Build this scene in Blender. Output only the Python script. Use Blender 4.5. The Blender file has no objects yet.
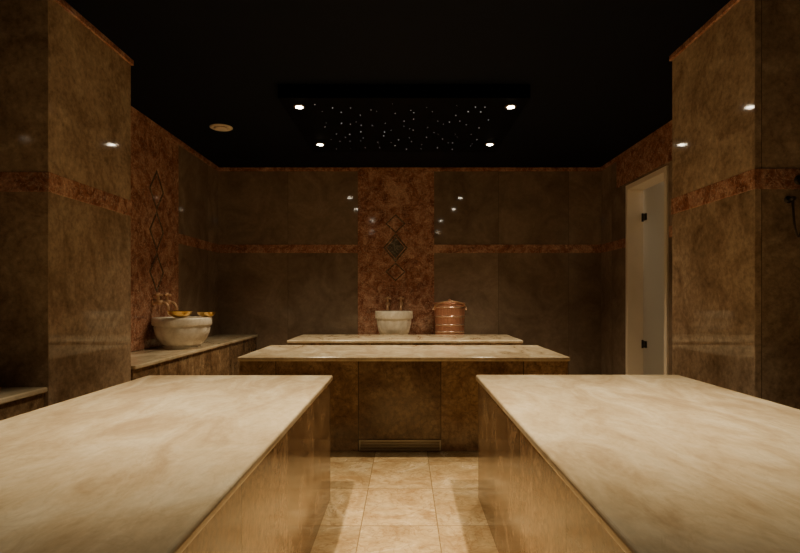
import bpy, bmesh, math, random
from mathutils import Vector, Matrix
random.seed(4)
scene = bpy.context.scene
COL = scene.collection

# ------------------------------------------------------------------ materials
def mat_new(name):
    m = bpy.data.materials.new(name); m.use_nodes = True
    nt = m.node_tree
    return m, nt, nt.nodes, nt.links, nt.nodes["Principled BSDF"]

def marble(name, axis, cols, tile=None, off=(0, 0), scale=2.2, stretch=(1, 1, 1), rough=0.2,
           vein=(0.9, 0.8, 0.65), vein_amt=0.25, grout=(0.05, 0.035, 0.02), mortar=0.004,
           tile_off=0.0, tile_var=0.25, bump=0.02, spec=0.5, fleck=0.0):
    m, nt, N, L, P = mat_new(name)
    geo = N.new("ShaderNodeNewGeometry")
    sep = N.new("ShaderNodeSeparateXYZ"); L.new(geo.outputs["Position"], sep.inputs[0])
    vec = geo.outputs["Position"]
    brick = None
    if tile:
        u, v = {'X': ("Y", "Z"), 'Y': ("X", "Z"), 'Z': ("X", "Y")}[axis]
        comb = N.new("ShaderNodeCombineXYZ")
        for i, (c, o) in enumerate(((u, off[0]), (v, off[1]))):
            a = N.new("ShaderNodeMath"); a.operation = 'SUBTRACT'
            L.new(sep.outputs[c], a.inputs[0]); a.inputs[1].default_value = o - 40 * (tile[i])
            L.new(a.outputs[0], comb.inputs[i])
        brick = N.new("ShaderNodeTexBrick")
        brick.offset = tile_off; brick.squash = 1.0
        L.new(comb.outputs[0], brick.inputs["Vector"])
        brick.inputs["Color1"].default_value = (0, 0, 0, 1)
        brick.inputs["Color2"].default_value = (1, 1, 1, 1)
        brick.inputs["Mortar"].default_value = (0.5, 0.5, 0.5, 1)
        brick.inputs["Scale"].default_value = 1.0
        brick.inputs["Mortar Size"].default_value = mortar
        brick.inputs["Mortar Smooth"].default_value = 0.1
        brick.inputs["Brick Width"].default_value = tile[0]
        brick.inputs["Row Height"].default_value = tile[1]
        sc = N.new("ShaderNodeVectorMath"); sc.operation = 'SCALE'
        L.new(brick.outputs["Color"], sc.inputs[0]); sc.inputs["Scale"].default_value = 23.0
        ad = N.new("ShaderNodeVectorMath"); ad.operation = 'ADD'
        L.new(vec, ad.inputs[0]); L.new(sc.outputs[0], ad.inputs[1])
        vec = ad.outputs[0]
    mp = N.new("ShaderNodeMapping"); mp.inputs["Scale"].default_value = stretch
    mp.inputs["Rotation"].default_value = (0.2, 0.15, 0.35)
    L.new(vec, mp.inputs[0]); vec = mp.outputs[0]
    n1 = N.new("ShaderNodeTexNoise"); n1.inputs["Scale"].default_value = scale
    n1.inputs["Detail"].default_value = 9; n1.inputs["Roughness"].default_value = 0.62
    n1.inputs["Distortion"].default_value = 1.1
    L.new(vec, n1.inputs["Vector"])
    r1 = N.new("ShaderNodeValToRGB"); L.new(n1.outputs["Fac"], r1.inputs[0])
    el = r1.color_ramp.elements
    el[0].position = 0.34; el[0].color = (*cols[0], 1)
    el[1].position = 0.66; el[1].color = (*cols[2], 1)
    e = el.new(0.5); e.color = (*cols[1], 1)
    n2 = N.new("ShaderNodeTexNoise"); n2.inputs["Scale"].default_value = scale * 1.4
    n2.inputs["Detail"].default_value = 6; n2.inputs["Roughness"].default_value = 0.55
    n2.inputs["Distortion"].default_value = 2.0
    L.new(vec, n2.inputs["Vector"])
    r2 = N.new("ShaderNodeValToRGB"); L.new(n2.outputs["Fac"], r2.inputs[0])
    el = r2.color_ramp.elements
    el[0].position = 0.47; el[0].color = (0, 0, 0, 1)
    el[1].position = 0.53; el[1].color = (0, 0, 0, 1)
    e = el.new(0.5); e.color = (1, 1, 1, 1)
    vm = N.new("ShaderNodeMath"); vm.operation = 'MULTIPLY'; vm.inputs[1].default_value = vein_amt
    L.new(r2.outputs["Color"], vm.inputs[0])
    mx = N.new("ShaderNodeMixRGB"); L.new(vm.outputs[0], mx.inputs[0])
    L.new(r1.outputs["Color"], mx.inputs[1]); mx.inputs[2].default_value = (*vein, 1)
    col = mx.outputs[0]
    if fleck > 0:
        n3 = N.new("ShaderNodeTexNoise"); n3.inputs["Scale"].default_value = scale * 9
        n3.inputs["Detail"].default_value = 5; n3.inputs["Roughness"].default_value = 0.7
        L.new(vec, n3.inputs["Vector"])
        r3 = N.new("ShaderNodeMapRange"); L.new(n3.outputs["Fac"], r3.inputs[0])
        r3.inputs[1].default_value = 0.3; r3.inputs[2].default_value = 0.7
        r3.inputs[3].default_value = 1 - fleck; r3.inputs[4].default_value = 1 + fleck
        ml = N.new("ShaderNodeMixRGB"); ml.blend_type = 'MULTIPLY'; ml.inputs[0].default_value = 1
        L.new(col, ml.inputs[1]); L.new(r3.outputs[0], ml.inputs[2]); col = ml.outputs[0]
    if brick:
        mr = N.new("ShaderNodeMapRange"); L.new(brick.outputs["Color"], mr.inputs[0])
        mr.inputs[3].default_value = 1 - tile_var; mr.inputs[4].default_value = 1 + tile_var * 0.5
        ml = N.new("ShaderNodeMixRGB"); ml.blend_type = 'MULTIPLY'; ml.inputs[0].default_value = 1
        L.new(col, ml.inputs[1]); L.new(mr.outputs[0], ml.inputs[2])
        mg = N.new("ShaderNodeMixRGB"); L.new(brick.outputs["Fac"], mg.inputs[0])
        L.new(ml.outputs[0], mg.inputs[1]); mg.inputs[2].default_value = (*grout, 1)
        col = mg.outputs[0]
    L.new(col, P.inputs["Base Color"])
    rr = N.new("ShaderNodeMapRange"); L.new(n1.outputs["Fac"], rr.inputs[0])
    rr.inputs[1].default_value = 0.3; rr.inputs[2].default_value = 0.7
    rr.inputs[3].default_value = rough * 0.7; rr.inputs[4].default_value = rough * 1.4
    L.new(rr.outputs[0], P.inputs["Roughness"])
    P.inputs["Specular IOR Level"].default_value = spec
    if bump > 0:
        b = N.new("ShaderNodeBump"); b.inputs["Strength"].default_value = bump
        b.inputs["Distance"].default_value = 0.02
        L.new(n1.outputs["Fac"], b.inputs["Height"]); L.new(b.outputs[0], P.inputs["Normal"])
    return m

def tri(name, **kw):
    ts = kw.pop("tiles", None); offs = kw.pop("offs", None)
    d = {}
    for ax in "XYZ":
        k = dict(kw)
        if ts and ts.get(ax): k["tile"] = ts[ax]
        if offs and offs.get(ax): k["off"] = offs[ax]
        d[ax] = marble(name + "_" + ax, ax, **k)
    return d

def plain(name, col, rough=0.5, metal=0.0, emit=0.0, emitcol=None, noise=0.15, nscale=8.0, bump=0.0, bscale=30, spec=0.5):
    m, nt, N, L, P = mat_new(name)
    n = N.new("ShaderNodeTexNoise"); n.inputs["Scale"].default_value = nscale; n.inputs["Detail"].default_value = 5
    tc = N.new("ShaderNodeTexCoord"); L.new(tc.outputs["Object"], n.inputs["Vector"])
    r = N.new("ShaderNodeValToRGB"); L.new(n.outputs["Fac"], r.inputs[0])
    r.color_ramp.elements[0].color = (*[c * (1 - noise) for c in col], 1)
    r.color_ramp.elements[1].color = (*[min(1, c * (1 + noise)) for c in col], 1)
    L.new(r.outputs[0], P.inputs["Base Color"])
    P.inputs["Roughness"].default_value = rough; P.inputs["Metallic"].default_value = metal
    P.inputs["Specular IOR Level"].default_value = spec
    if emit:
        P.inputs["Emission Color"].default_value = (*(emitcol or col), 1)
        P.inputs["Emission Strength"].default_value = emit
    if bump:
        n2 = N.new("ShaderNodeTexNoise"); n2.inputs["Scale"].default_value = bscale
        L.new(tc.outputs["Object"], n2.inputs["Vector"])
        b = N.new("ShaderNodeBump"); b.inputs["Strength"].default_value = bump; b.inputs["Distance"].default_value = 0.01
        L.new(n2.outputs["Fac"], b.inputs["Height"]); L.new(b.outputs[0], P.inputs["Normal"])
    return m

cream = dict(cols=((0.56, 0.435, 0.28), (0.70, 0.58, 0.40), (0.80, 0.70, 0.53)), scale=2.6, stretch=(1.8, 0.8, 1.3),
             vein=(0.48, 0.35, 0.21), vein_amt=0.2, rough=0.16, bump=0.008, fleck=0.10)
M_top = tri("slab_top_marble", **cream)
M_base = tri("slab_side_marble", cols=((0.145, 0.082, 0.042), (0.275, 0.172, 0.095), (0.42, 0.285, 0.165)), scale=3.4,
             vein=(0.10, 0.055, 0.03), vein_amt=0.5, rough=0.14, fleck=0.42,
             tiles={'X': (0.62, 2.0), 'Y': (0.655, 2.0)}, offs={'X': (0.31, -0.5), 'Y': (-0.37, -0.5)}, mortar=0.003)
M_floor = marble("floor_travertine", 'Z', cols=((0.44, 0.285, 0.135), (0.60, 0.435, 0.23), (0.72, 0.565, 0.345)), tile=(0.41, 0.58),
                 off=(-0.235, 0.1), scale=3.4, vein=(0.33, 0.19, 0.085), vein_amt=0.55, rough=0.22, fleck=0.2,
                 grout=(0.27, 0.18, 0.085), mortar=0.003, tile_var=0.25, tile_off=0.0)
wallc = dict(cols=((0.205, 0.145, 0.102), (0.265, 0.192, 0.138), (0.335, 0.25, 0.185)), scale=2.3, rough=0.05,
             vein=(0.36, 0.265, 0.18), vein_amt=0.15, fleck=0.12, grout=(0.09, 0.065, 0.045), mortar=0.002, bump=0.0, tile_var=0.2)
M_wall = tri("wall_marble", tiles={'X': (0.98, 1.885), 'Y': (0.965, 1.885)}, offs={'X': (0.45, 0.0), 'Y': (-1.61, 0.0)}, **wallc)
pc = dict(wallc); pc.update(cols=((0.27, 0.18, 0.112), (0.41, 0.29, 0.192), (0.54, 0.40, 0.27)), fleck=0.34, scale=3.0)
M_pillar = tri("pillar_marble", tiles={'X': (1.2, 3.77), 'Y': (0.9, 3.77)}, offs={'X': (3.1, -1.885), 'Y': (2.0, -1.885)}, **pc)
M_red = tri("red_marble", cols=((0.19, 0.072, 0.044), (0.36, 0.16, 0.10), (0.57, 0.33, 0.23)), scale=6.5, rough=0.06,
            vein=(0.72, 0.53, 0.40), vein_amt=0.5, fleck=0.45, bump=0.0)
M_inlay = marble("inlay_dark_marble", 'Y', cols=((0.07, 0.062, 0.05), (0.12, 0.105, 0.085), (0.17, 0.15, 0.125)), scale=6, rough=0.12)
M_inlay_frame = marble("inlay_frame_marble", 'Y', cols=((0.09, 0.055, 0.035), (0.13, 0.085, 0.055), (0.18, 0.12, 0.08)), scale=6, rough=0.15)
M_white = marble("white_marble", 'Z', cols=((0.66, 0.60, 0.50), (0.80, 0.74, 0.64), (0.88, 0.83, 0.74)), scale=5, rough=0.25,
                 vein=(0.5, 0.43, 0.34), vein_amt=0.2, fleck=0.05)
M_ceil = plain("ceiling_dark_blue", (0.0050, 0.0072, 0.0150), rough=0.8, spec=0.12)
M_canopy = plain("canopy_dark", (0.0012, 0.0018, 0.004), rough=0.7, spec=0.06)
M_lens = plain("lamp_lens", (1, 0.9, 0.7), emit=60, emitcol=(1, 0.86, 0.64))
M_star = plain("star_point", (0.8, 0.85, 1), emit=0.45, emitcol=(0.88, 0.9, 1.0))
M_ring = plain("lamp_ring_brass", (0.25, 0.2, 0.14), rough=0.35, metal=0.9)
M_brass = plain("brass", (0.78, 0.54, 0.20), rough=0.22, metal=1.0, bump=0.2, bscale=60)
M_oldbrass = plain("aged_brass", (0.74, 0.48, 0.30), rough=0.35, metal=0.5)
M_copper = plain("copper", (0.68, 0.34, 0.24), rough=0.32, metal=0.7, bump=0.6, bscale=45)
M_copper2 = plain("copper_hoop", (0.9, 0.62, 0.48), rough=0.25, metal=0.8, bump=0.2)
M_inox = plain("steel_grille", (0.42, 0.38, 0.32), rough=0.35, metal=0.8)
M_bronze = plain("dark_bronze", (0.07, 0.055, 0.045), rough=0.3, metal=0.8)
M_dark = plain("black_metal", (0.02, 0.02, 0.02), rough=0.4, metal=0.6)
M_frame = plain("door_surround_marble", (0.86, 0.76, 0.62), rough=0.3, nscale=4, noise=0.08)
M_vent = plain("vent_plastic", (0.75, 0.65, 0.52), rough=0.5)
M_plaster = plain("corridor_plaster", (0.74, 0.68, 0.58), rough=0.8)
def glassmat():
    m, nt, N, L, P = mat_new("frosted_glass")
    n = N.new("ShaderNodeTexNoise"); n.inputs["Scale"].default_value = 1.2
    r = N.new("ShaderNodeValToRGB"); L.new(n.outputs["Fac"], r.inputs[0])
    r.color_ramp.elements[0].color = (0.62, 0.57, 0.48, 1); r.color_ramp.elements[1].color = (0.78, 0.73, 0.63, 1)
    L.new(r.outputs[0], P.inputs["Base Color"])
    P.inputs["Transmission Weight"].default_value = 0.8
    P.inputs["Roughness"].default_value = 0.4
    P.inputs["IOR"].default_value = 1.2
    return m
M_glass = glassmat()

# ------------------------------------------------------------------ helpers
def empty(name, loc, label, cat, group=None):
    e = bpy.data.objects.new(name, None); e.location = loc; e.empty_display_size = 0.1
    COL.objects.link(e); e["label"] = label; e["category"] = cat
    if group: e["group"] = group
    return e

def finish(name, bm, mats, parent=None, origin=None, smooth=False, bevel=0.0, seg=2, label=None, struct=False):
    me = bpy.data.meshes.new(name)
    o = Vector(parent.location) if parent else Vector(origin or (0, 0, 0))
    bmesh.ops.translate(bm, verts=bm.verts, vec=-o)
    bmesh.ops.recalc_face_normals(bm, faces=bm.faces)
    if isinstance(mats, dict):
        for f in bm.faces:
            n = [abs(c) for c in f.normal]; f.material_index = n.index(max(n))
        ml = [mats['X'], mats['Y'], mats['Z']]
    else:
        ml = mats if isinstance(mats, list) else [mats]
    for f in bm.faces: f.smooth = smooth
    bm.to_mesh(me); bm.free()
    for m in ml: me.materials.append(m)
    ob = bpy.data.objects.new(name, me)
    if parent: ob.parent = parent
    else: ob.location = o
    COL.objects.link(ob)
    if bevel:
        b = ob.modifiers.new("bev", 'BEVEL'); b.width = bevel; b.segments = seg; b.limit_method = 'ANGLE'
        b.harden_normals = False
    if label: ob["label"] = label
    if struct: ob["kind"] = "structure"
    return ob

def bbox(bm, a, b):
    a = Vector(a); b = Vector(b)
    r = bmesh.ops.create_cube(bm, size=1.0)
    for v in r["verts"]:
        v.co = Vector(((a[i] + b[i]) / 2 + v.co[i] * (b[i] - a[i]) for i in range(3)))
    return r["verts"]

def box(name, a, b, mats, **kw):
    bm = bmesh.new(); bbox(bm, a, b)
    if not kw.get("parent") and "origin" not in kw:
        kw["origin"] = ((a[0] + b[0]) / 2, (a[1] + b[1]) / 2, min(a[2], b[2]))
    return finish(name, bm, mats, **kw)

def lathe(bm, prof, c, n=48, flute=0, famp=0.0, M=None):
    rings = []
    for (r, z, *fl) in prof:
        ring = []
        for i in range(n):
            a = 2 * math.pi * i / n
            rr = r * (1 + (famp * abs(math.sin(a * flute / 2)) if flute and fl and fl[0] else 0))
            p = Vector((rr * math.cos(a), rr * math.sin(a), z))
            if M: p = M @ p
            ring.append(bm.verts.new(p + Vector(c)))
        rings.append(ring)
    for k in range(len(rings) - 1):
        for i in range(n):
            j = (i + 1) % n
            bm.faces.new((rings[k][i], rings[k][j], rings[k + 1][j], rings[k + 1][i]))
    bm.faces.new(rings[0]); bm.faces.new(rings[-1])

def tube(bm, pts, rad, n=12):
    pts = [Vector(p) for p in pts]
    rad = rad if isinstance(rad, (list, tuple)) else [rad] * len(pts)
    rings = []; up = None
    for i, p in enumerate(pts):
        t = (pts[min(i + 1, len(pts) - 1)] - pts[max(i - 1, 0)]).normalized()
        if up is None:
            up = t.orthogonal().normalized()
        up = (up - t * up.dot(t)).normalized(); s = t.cross(up)
        rings.append([bm.verts.new(p + rad[i] * (math.cos(2 * math.pi * k / n) * up + math.sin(2 * math.pi * k / n) * s)) for k in range(n)])
    for k in range(len(rings) - 1):
        for i in range(n):
            j = (i + 1) % n
            bm.faces.new((rings[k][i], rings[k][j], rings[k + 1][j], rings[k + 1][i]))
    bm.faces.new(rings[0]); bm.faces.new(rings[-1])

# ------------------------------------------------------------------ room
XL, XR, YB, YF, C = -2.57, 2.70, 7.70, -2.6, 3.0
T = 0.2
box("floor", (XL - T, YF - T, -T), (XR + T, YB + T, 0), M_floor, struct=True)
box("ceiling", (XL - T, YF - T, C), (XR + T, YB + T, C + T), M_ceil, struct=True)
box("wall_back", (XL - T, YB, 0), (XR + T, YB + T, C), M_wall, struct=True)
box("wall_front", (XL - T, YF - T, 0), (XR + T, YF, C), M_wall, struct=True)
box("wall_left", (XL - T, YF, 0), (XL, YB, C), M_wall, struct=True)
DY0, DY1, DZ = 5.77, 6.78, 2.545
bm = bmesh.new()
bbox(bm, (XR, YF, 0), (XR + T, DY0, C))
bbox(bm, (XR, DY1, 0), (XR + T, YB, C))
bbox(bm, (XR, DY0, DZ), (XR + T, DY1, C))
finish("wall_right", bm, M_wall, origin=(XR + T / 2, 2.5, 0), struct=True)

def pillar(x0, x1, y0, y1, label):
    e = empty("pillar", ((x0 + x1) / 2, (y0 + y1) / 2, 0), label, "pillar")
    box("shaft", (x0, y0, 0), (x1, y1, C), M_pillar, parent=e, bevel=0.004)
    def ring(z0, z1, o, nm, mt, lab):
        bm = bmesh.new()
        if x1 < 0: a0, a1 = x0, x1 + o
        else: a0, a1 = x0 - o, x1
        bbox(bm, (a0, y0 - o, z0), (a1, y1 + o, z1))
        finish(nm, bm, mt, parent=e, bevel=0.004, label=lab)
    ring(1.83, 1.945, 0.006, "band", M_red, "red marble band")
    ring(C - 0.04, C, 0.015, "cornice", M_red, "red marble cornice strip")
    return e
pillar(XL, -2.05, 3.22, 4.19, "square pillar clad in brown marble beside marble bench")
pillar(1.96, XR, 3.14, 4.11, "square pillar clad in mottled brown marble near glass door")

tn = [0]
def trim(a, b, mt=M_red, bev=0.003):
    tn[0] += 1
    box("trim_%d" % tn[0], a, b, mt, struct=True, bevel=bev)
PX0, PX1 = -0.647, 0.40
trim((XL, YB - 0.012, 1.83), (PX0, YB, 1.945))
trim((PX1, YB - 0.012, 1.83), (XR, YB, 1.945))
trim((XL, YB - 0.03, C - 0.05), (XR, YB, C))
trim((XL, 6.31, 1.83), (XL + 0.012, YB - 0.012, 1.945))
trim((XL, 4.19, C - 0.05), (XL + 0.03, YB - 0.03, C))
trim((XR - 0.012, DY1 + 0.06, 1.83), (XR, YB - 0.012, 1.945))
trim((XR - 0.03, 4.11, C - 0.05), (XR, YB - 0.03, C))
trim((XR - 0.012, 4.13, 1.83), (XR, DY0 - 0.06, 1.945))
trim((XL, YF, 1.83), (XL + 0.012, 3.21, 1.945))
trim((XR - 0.012, YF, 1.83), (XR, 3.13, 1.945))

def rhomb(bm, c, hw, hh, t, axis, inner=None):
    def P(u, w, d):
        if axis == 'Y': return Vector((c[0] + u, c[1] - d, c[2] + w))
        return Vector((c[0] + d, c[1] + u, c[2] + w))
    outer = [(hw, 0), (0, hh), (-hw, 0), (0, -hh)]
    if inner is None:
        f0 = [bm.verts.new(P(u, w, 0)) for u, w in outer]; f1 = [bm.verts.new(P(u, w, t)) for u, w in outer]
        bm.faces.new(f0); bm.faces.new(f1)
        for i in range(4): bm.faces.new((f0[i], f0[(i + 1) % 4], f1[(i + 1) % 4], f1[i]))
    else:
        k = inner
        A0 = [bm.verts.new(P(u, w, 0)) for u, w in outer]; A1 = [bm.verts.new(P(u, w, t)) for u, w in outer]
        B0 = [bm.verts.new(P(u * k, w * k, 0)) for u, w in outer]; B1 = [bm.verts.new(P(u * k, w * k, t)) for u, w in outer]
        for i in range(4):
            j = (i + 1) % 4
            bm.faces.new((A1[i], A1[j], B1[j], B1[i])); bm.faces.new((A0[i], A0[j], B0[j], B0[i]))
            bm.faces.new((A0[i], A0[j], A1[j], A1[i])); bm.faces.new((B0[i], B0[j], B1[j], B1[i]))

def deco(name, a, b, axis, center, zs, label):
    e = empty(name, ((a[0] + b[0]) / 2, (a[1] + b[1]) / 2, a[2]), label, "wall panel")
    box("panel", a, b, M_red, parent=e, bevel=0.004)
    for z, hw, hh, fill in zs:
        bm = bmesh.new(); c = (center[0], center[1], z)
        rhomb(bm, c, hw, hh, 0.003, axis, inner=0.82 if hw > 0.1 else 0.8)
        finish("diamond_frame", bm, M_inlay_frame, parent=e, label="thin dark diamond-shaped stone border")
        if fill:
            bm = bmesh.new(); rhomb(bm, c, hw * 0.74, hh * 0.74, 0.003, axis)
            finish("diamond_inlay", bm, M_inlay, parent=e, label="dark polished diamond-shaped stone inlay")
ZS = [(1.90, 0.17, 0.20, 1), (2.23, 0.14, 0.13, 0), (1.57, 0.14, 0.13, 0)]
ZL = [(1.90, 0.17, 0.21, 0), (2.32, 0.17, 0.21, 0), (1.48, 0.17, 0.21, 0)]
deco("decorative_panel", (PX0, YB - 0.02, 0.0), (PX1, YB - 0.001, C - 0.051), 'Y', (-0.13, YB - 0.02), ZS,
     "red marble wall panel with diamond inlays behind basin")
deco("decorative_panel", (XL + 0.001, 5.2, 0.715), (XL + 0.02, 6.31, C - 0.051), 'X', (XL + 0.02, 5.75), ZL,
     "red marble wall panel with faint diamond outlines above bench")
e = empty("decorative_panel", (XR - 0.01, 6.2, DZ + 0.06), "red marble strip over the doorway", "wall panel")
box("panel", (XR - 0.018, 4.6, DZ + 0.06), (XR - 0.004, 7.1, C - 0.052), M_red, parent=e)

bm = bmesh.new()
bbox(bm, (XR - 0.02, DY1 - 0.03, 0), (XR + T, DY1 + 0.03, DZ + 0.03))
bbox(bm, (XR - 0.02, DY0 - 0.03, 0), (XR + T, DY0 + 0.03, DZ + 0.03))
bbox(bm, (XR - 0.02, DY0 + 0.03, DZ - 0.03), (XR + T, DY1 - 0.03, DZ + 0.03))
finish("trim_20", bm, M_frame, origin=(XR, 6.27, 0), struct=True, bevel=0.005)
dr = empty("door_1", (XR + 0.17, 6.27, 0), "frosted glass door with metal hinges in stone surround", "door")
dr["kind"] = "structure"
box("glass_pane", (XR + 0.17, DY0 + 0.035, 0.01), (XR + 0.182, DY1 - 0.035, DZ - 0.035), M_glass, parent=dr)
for z in (0.66, 2.18):
    bm = bmesh.new()
    bbox(bm, (XR + 0.15, DY1 - 0.14, z - 0.04), (XR + 0.169, DY1 - 0.04, z + 0.04))
    tube(bm, [(XR + 0.155, DY1 - 0.05, z - 0.05), (XR + 0.155, DY1 - 0.05, z + 0.05)], 0.012)
    finish("hinge", bm, M_dark, parent=dr, label="dark metal hinge")
bm = bmesh.new()
tube(bm, [(XR + 0.17, 5.95, 0.95), (XR + 0.12, 5.95, 0.95), (XR + 0.12, 5.95, 1.25), (XR + 0.17, 5.95, 1.25)], 0.01)
finish("handle", bm, M_inox, parent=dr, label="steel pull handle")
bm = bmesh.new()
X2 = XR + T
bbox(bm, (X2, 5.0, -0.1), (X2 + 1.6, 8.2, 0))
bbox(bm, (X2, 5.0, 2.8), (X2 + 1.6, 8.2, 2.9))
bbox(bm, (X2 + 1.6, 5.0, -0.1), (X2 + 1.7, 8.2, 2.9))
bbox(bm, (X2, 4.9, -0.1), (X2 + 1.7, 5.0, 2.9))
bbox(bm, (X2, 8.2, -0.1), (X2 + 1.7, 8.3, 2.9))
finish("wall_corridor", bm, M_plaster, origin=(X2 + 0.8, 6.6, 0), struct=True)

# ------------------------------------------------------------------ slabs
H = 0.75
def slab(x0, x1, y0, y1, label, name="massage_slab", h=H, group=None, inset=0.014):
    e = empty(name, ((x0 + x1) / 2, (y0 + y1) / 2, 0), label, "stone platform" if name == "massage_slab" else "bench", group)
    i = inset
    box("plinth", (x0 + i, y0 + i, 0), (x1 - i, y1 - i, h - 0.035), M_base, parent=e, bevel=0.004, label="brown veined marble sides")
    box("slab_top", (x0, y0, h - 0.035), (x1, y1, h), M_top, parent=e, bevel=0.012, seg=4, label="polished cream marble top")
    return e
slab(-1.565, -0.438, 0.75, 3.41, "long cream marble slab on brown marble base, beside aisle", group="marble massage slabs")
slab(0.432, 1.675, 0.75, 3.43, "long cream marble slab on brown marble base, near pillar and door", group="marble massage slabs")
s2 = slab(-1.33, 1.31, 4.43, 5.54, "crosswise marble slab with metal grille at its foot", group="marble massage slabs")
slab(-1.30, 1.30, 6.15, 7.1, "crosswise marble slab before the basin and copper bucket", group="marble massage slabs")
bm = bmesh.new()
bbox(bm, (-0.365, 4.425, 0.012), (0.285, 4.443, 0.020)); bbox(bm, (-0.365, 4.425, 0.086), (0.285, 4.443, 0.094))
bbox(bm, (-0.365, 4.425, 0.020), (-0.353, 4.443, 0.086)); bbox(bm, (0.273, 4.425, 0.020), (0.285, 4.443, 0.086))
for k in range(5):
    z = 0.027 + k * 0.012
    bbox(bm, (-0.353, 4.434, z), (0.273, 4.443, z + 0.006))
finish("grille", bm, M_inox, parent=s2, label="low steel ventilation grille")

def bench(x0, x1, y0, y1, h, label, front):
    e = empty("bench", ((x0 + x1) / 2, (y0 + y1) / 2, 0), label, "bench")
    a = [x0, y0, 0]; b = [x1, y1, h - 0.03]
    if front == 'X': b[0] -= 0.02
    else: a[1] += 0.02
    box("bench_base", a, b, M_base, parent=e, bevel=0.003)
    box("bench_top", (x0, y0, h - 0.03), (x1, y1, h), M_top, parent=e, bevel=0.008, seg=3)
HB = 0.71
bench(XL + 0.003, -2.02, 4.20, YB - 0.003, HB, "marble wall bench carrying a basin, between pillar and corner", 'X')
bench(XL + 0.003, -2.045, 0.4, 3.21, HB, "marble wall bench ending at the pillar", 'X')
bench(-0.95, 0.95, 7.16, YB - 0.023, HB, "low marble bench carrying basin and copper bucket", 'Y')

# ------------------------------------------------------------------ basins
F = 1
P_round = [(0.50, 0.0), (0.60, 0.0), (0.63, 0.06), (0.58, 0.10), (0.67, 0.16, F), (0.80, 0.32, F),
           (0.88, 0.50, F), (0.915, 0.66, F), (0.92, 0.72), (0.98, 0.74), (1.0, 0.78), (1.0, 0.95), (0.98, 1.0),
           (0.82, 1.0), (0.80, 0.96), (0.74, 0.66), (0.58, 0.42), (0.3, 0.32), (0.05, 0.30)]
P_strait = [(0.60, 0.0), (0.74, 0.0), (0.76, 0.05), (0.76, 0.12), (0.78, 0.14, F), (0.84, 0.32, F),
            (0.88, 0.50, F), (0.90, 0.64, F), (0.91, 0.68), (0.985, 0.70), (1.0, 0.73), (1.0, 0.96), (0.985, 1.0),
            (0.84, 1.0), (0.82, 0.96), (0.76, 0.66), (0.62, 0.42), (0.3, 0.32), (0.05, 0.30)]
def basin(loc, R, h, label, prof):
    e = empty("basin", loc, label, "basin")
    bm = bmesh.new()
    lathe(bm, [(p[0] * R, p[1] * h, *p[2:]) for p in prof], loc, n=96, flute=12, famp=0.035)
    finish("bowl", bm, M_white, parent=e, smooth=True)
    bm = bmesh.new()
    lathe(bm, [(0.02, 0.30 * h + 0.0), (0.028, 0.30 * h + 0.001), (0.028, 0.30 * h + 0.006), (0.01, 0.30 * h + 0.008)], loc, n=20)
    finish("drain", bm, M_oldbrass, parent=e, smooth=True, label="brass drain")
    return e
basin((-2.25, 5.66, HB), 0.285, 0.31, "carved white marble basin on bench with brass bowls", P_round)
basin((-0.145, 7.40, HB), 0.25, 0.33, "carved white marble basin below two wall taps", P_strait)

def tap(loc, d, label):
    e = empty("tap", loc, label, "tap", "brass wall taps")
    L0 = Vector(loc); d = Vector(d)
    u = Vector((0, 0, 1))
    bm = bmesh.new()
    tube(bm, [L0, L0 + d * 0.012], 0.034, 20)
    tube(bm, [L0 + d * 0.012, L0 + d * 0.03, L0 + d * 0.07, L0 + d * 0.1], [0.014, 0.022, 0.026, 0.018], 14)
    finish("tap_body", bm, M_oldbrass, parent=e, smooth=True)
    bm = bmesh.new()
    pts = [L0 + d * 0.09]
    for k in range(9):
        a = math.pi * k / 8 * 0.6
        pts.append(L0 + d * (0.095 + 0.06 * math.sin(a)) + u * (0.0 - 0.06 * (1 - math.cos(a))))
    tube(bm, pts, [0.016] * len(pts), 12)
    finish("spout", bm, M_oldbrass, parent=e, smooth=True)
    bm = bmesh.new()
    b = L0 + d * 0.055
    s = d.cross(u)
    tube(bm, [b + u * 0.012, b + u * 0.07], 0.014, 12)
    tube(bm, [b + u * 0.075 - s * 0.045, b + u * 0.075 + s * 0.045], 0.012, 10)
    tube(bm, [b + u * 0.075 - d * 0.045, b + u * 0.075 + d * 0.045], 0.012, 10)
    tube(bm, [b + u * 0.065, b + u * 0.10], 0.018, 12)
    finish("handle", bm, M_oldbrass, parent=e, smooth=True)
for x in (-0.235, -0.055): tap((x, YB - 0.021, 1.13), (0, -1, 0), "brass cross-handle wall tap on red marble panel above basin")
for y in (5.66, 5.86): tap((XL + 0.021, y, 1.17), (1, 0, 0), "brass cross-handle wall tap above bench basin")

def bowl(c, r, tilt, label):
    e = empty("bowl", c, label, "bowl", "brass bathing bowls")
    M = Matrix.Rotation(tilt[0], 3, 'X') @ Matrix.Rotation(tilt[1], 3, 'Y')
    bm = bmesh.new()
    prof = [(0.25 * r, 0), (0.45 * r, 0.0), (0.8 * r, 0.18 * r), (0.96 * r, 0.36 * r), (1.0 * r, 0.52 * r), (1.06 * r, 0.56 * r), (1.06 * r, 0.585 * r),
            (0.97 * r, 0.56 * r), (0.92 * r, 0.38 * r), (0.76 * r, 0.22 * r), (0.42 * r, 0.05 * r), (0.1 * r, 0.04 * r)]
    lathe(bm, prof, c, n=48, M=M)
    finish("shell", bm, M_brass, parent=e, smooth=True)
    bm = bmesh.new()
    lathe(bm, [(0.02 * r, 0.045 * r), (0.2 * r, 0.06 * r), (0.16 * r, 0.12 * r), (0.03 * r, 0.14 * r)], c, n=24, M=M)
    finish("boss", bm, M_brass, parent=e, smooth=True)
bowl((-2.20, 5.47, HB + 0.312), 0.115, (0.0, 0.0), "shallow brass bowl resting across the basin rim")
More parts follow.
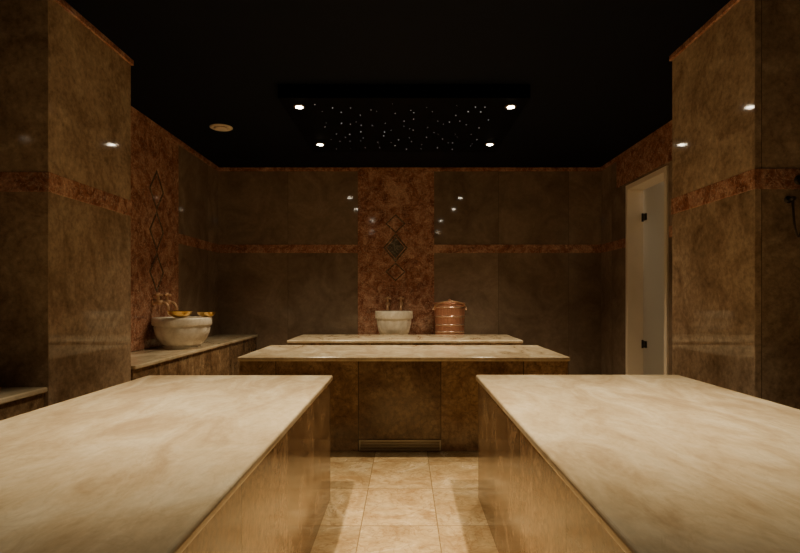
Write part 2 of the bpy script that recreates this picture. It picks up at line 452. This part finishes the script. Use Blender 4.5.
bowl((-2.02, 5.70, HB + 0.312), 0.09, (0.0, 0.0), "small brass bowl on edge of the basin")

bc = (0.59, 7.41, HB)
e = empty("bucket", bc, "ribbed copper bucket with hoops, lid and arched handle", "bucket")
bm = bmesh.new()
n = 120; prof = [(0.17, 0), (0.185, 0.0), (0.2, 0.42), (0.19, 0.42), (0.175, 0.03), (0.02, 0.03)]
rings = []
for (r, z) in prof:
    ring = []
    for i in range(n):
        a = 2 * math.pi * i / n
        rr = r + (0.005 if (i % 5) in (1, 2, 3, 4) and r > 0.18 and r not in (0.19,) else 0)
        ring.append(bm.verts.new(Vector((bc[0] + rr * math.cos(a), bc[1] + rr * math.sin(a), bc[2] + z))))
    rings.append(ring)
for k in range(len(rings) - 1):
    for i in range(n):
        j = (i + 1) % n
        bm.faces.new((rings[k][i], rings[k][j], rings[k + 1][j], rings[k + 1][i]))
bm.faces.new(rings[0]); bm.faces.new(rings[-1])
finish("bucket_body", bm, M_copper, parent=e)
for z in (0.05, 0.14, 0.25, 0.37):
    r = 0.190 + z * 0.0375
    bm = bmesh.new()
    lathe(bm, [(r - 0.006, z), (r + 0.004, z), (r + 0.006, z + 0.012), (r + 0.004, z + 0.024), (r - 0.006, z + 0.024), (r - 0.008, z + 0.012)], bc, n=64)
    finish("hoop", bm, M_copper2, parent=e, smooth=True, label="bright copper hoop")
dz = 0.02
bm = bmesh.new()
lathe(bm, [(0.02, 0.395 + dz), (0.186, 0.395 + dz), (0.19, 0.402 + dz), (0.21, 0.404 + dz), (0.21, 0.418 + dz), (0.19, 0.424 + dz), (0.12, 0.432 + dz), (0.03, 0.436 + dz)], bc, n=64)
lathe(bm, [(0.012, 0.434 + dz), (0.012, 0.446 + dz), (0.022, 0.452 + dz), (0.016, 0.464 + dz), (0.004, 0.468 + dz)], bc, n=20)
finish("lid", bm, M_copper, parent=e, smooth=True)
bm = bmesh.new()
pts = [Vector((bc[0] + 0.215 * math.cos(a), bc[1] - 0.02 - 0.19 * math.sin(a), bc[2] + 0.36 + 0.10 * math.sin(a))) for a in [math.pi * k / 20 for k in range(21)]]
tube(bm, pts, 0.007, 10)
finish("handle", bm, M_oldbrass, parent=e, smooth=True, label="arched carrying handle")
for sx in (-1, 1):
    bm = bmesh.new()
    tube(bm, [(bc[0] + sx * 0.2, bc[1] - 0.02, bc[2] + 0.36), (bc[0] + sx * 0.226, bc[1] - 0.02, bc[2] + 0.36)], 0.02, 16)
    finish("handle_lug", bm, M_copper2, parent=e)

# ------------------------------------------------------------------ ceiling canopy with stars and downlights
CB = 1.225 + 1.66
cx0, cx1, cy0, cy1 = -1.06, 1.045, 4.67, 6.42
cn = empty("ceiling_canopy", (0, 5.5, CB), "dark dropped ceiling panel with pinpoint star lights", "ceiling panel")
box("canopy_body", (cx0, cy0, CB), (cx1, cy1, C - 0.001), M_canopy, parent=cn, bevel=0.004)
bm = bmesh.new()
for ix in range(10):
    for iy in range(8):
        x = -0.82 + 1.64 * (ix + random.uniform(0.05, 0.95)) / 10; y = 4.8 + 1.5 * (iy + random.uniform(0.05, 0.95)) / 8
        r = random.choice([0.002, 0.003, 0.0035, 0.0045, 0.0055])
        bmesh.ops.create_icosphere(bm, subdivisions=1, radius=r, matrix=Matrix.Translation((x, y, CB - 0.001)))
st = finish("star_light", bm, M_star, parent=cn, label="scattered pinpoint fibre-optic stars"); st["kind"] = "stuff"

def downlight(x, y, z, energy, label, cone=2.0, blend=1.0):
    e = empty("downlight", (x, y, z), label, "ceiling light", "recessed ceiling downlights")
    bm = bmesh.new()
    lathe(bm, [(0.03, -0.001), (0.05, -0.001), (0.052, -0.006), (0.045, -0.010), (0.034, -0.008)], (x, y, z), n=40)
    finish("trim_ring", bm, M_ring, parent=e, smooth=True)
    bm = bmesh.new()
    lathe(bm, [(0.002, -0.009), (0.031, -0.009), (0.031, -0.012), (0.002, -0.014)], (x, y, z), n=32)
    finish("lens", bm, M_lens, parent=e, smooth=True, label="glowing warm lens")
    ld = bpy.data.lights.new("downlight_lamp", 'SPOT')
    ld.energy = energy; ld.color = (1.0, 0.78, 0.475); ld.spot_size = cone; ld.spot_blend = blend; ld.shadow_soft_size = 0.03
    lo = bpy.data.objects.new("downlight_lamp", ld); lo.parent = e; lo.location = (0, 0, -0.03)
    COL.objects.link(lo)
for x, y in ((-0.92, 4.87), (0.92, 4.87), (-0.92, 6.07), (0.92, 6.07)):
    downlight(x, y, CB, 140, "small warm downlight in the dark canopy", cone=1.9)
for x, y in ((-0.75, 2.45), (0.83, 2.45)):
    downlight(x, y, C, 430, "small warm downlight above marble slab", cone=1.3)
for x, y in ((-0.9, 0.2), (0.9, 0.2)):
    downlight(x, y, C, 20, "small warm downlight above marble slab", cone=1.3)

v = empty("ceiling_vent", (-1.92, 5.85, C), "round beige ceiling vent", "vent")
bm = bmesh.new(); lathe(bm, [(0.02, 0), (0.115, 0), (0.118, -0.006), (0.10, -0.016), (0.085, -0.010), (0.08, -0.002)], v.location, n=48)
finish("vent_ring", bm, M_vent, parent=v, smooth=True)
bm = bmesh.new(); lathe(bm, [(0.01, -0.001), (0.06, -0.004), (0.07, -0.018), (0.05, -0.024), (0.01, -0.026)], v.location, n=40)
finish("vent_disc", bm, M_vent, parent=v, smooth=True)

sx, sy = 2.205, 3.14
e = empty("hand_shower", (sx, sy, 1.57), "dark metal hand shower with hose on pillar", "shower")
bm = bmesh.new()
tube(bm, [(sx, sy, 1.88), (sx, sy - 0.012, 1.88)], 0.028, 20)
tube(bm, [(sx, sy - 0.012, 1.88), (sx, sy - 0.06, 1.88)], 0.012, 12)
finish("bracket", bm, M_bronze, parent=e, smooth=True)
bm = bmesh.new()
tube(bm, [(sx, sy - 0.05, 1.78), (sx, sy - 0.06, 1.88), (sx, sy - 0.075, 1.93), (sx, sy - 0.10, 1.955)], [0.010, 0.012, 0.012, 0.02], 12)
tube(bm, [(sx, sy - 0.09, 1.97), (sx, sy - 0.115, 1.935)], [0.035, 0.042], 24)
finish("shower_head", bm, M_bronze, parent=e, smooth=True)
bm = bmesh.new()
pts = []
for k in range(25):
    a = math.pi * k / 24
    pts.append((sx - 0.03 + 0.03 * math.cos(a), sy - 0.045, 1.78 - 0.22 * math.sin(a) if k < 24 else 1.78))
pts = [(sx, sy - 0.05, 1.79)] + pts[1:]
tube(bm, pts, 0.006, 10)
finish("hose", bm, M_bronze, parent=e, smooth=True, label="flexible metal hose")
bm = bmesh.new()
tube(bm, [(sx - 0.06, sy, 1.77), (sx - 0.06, sy - 0.055, 1.77)], 0.012, 16)
tube(bm, [(sx - 0.06, sy, 1.77), (sx - 0.06, sy - 0.01, 1.77)], 0.020, 20)
finish("hose_outlet", bm, M_bronze, parent=e, smooth=True)

ld = bpy.data.lights.new("corridor_lamp", 'AREA'); ld.energy = 12; ld.size = 0.8; ld.color = (1.0, 0.88, 0.70)
lo = bpy.data.objects.new("corridor_lamp", ld); lo.location = (X2 + 0.8, 6.6, 2.75); COL.objects.link(lo)

w = bpy.data.worlds.new("world"); scene.world = w; w.use_nodes = True
w.node_tree.nodes["Background"].inputs[0].default_value = (0.01, 0.01, 0.012, 1)
w.node_tree.nodes["Background"].inputs[1].default_value = 0.2

cd = bpy.data.cameras.new("camera"); cd.sensor_width = 36; cd.lens = 560 / 800 * 36
cd.shift_x = -5 / 800; cd.shift_y = 20.5 / 800; cd.clip_start = 0.05
cam = bpy.data.objects.new("camera", cd); cam.location = (0, 0, 1.225); cam.rotation_euler = (math.radians(90), 0, 0)
COL.objects.link(cam); scene.camera = cam
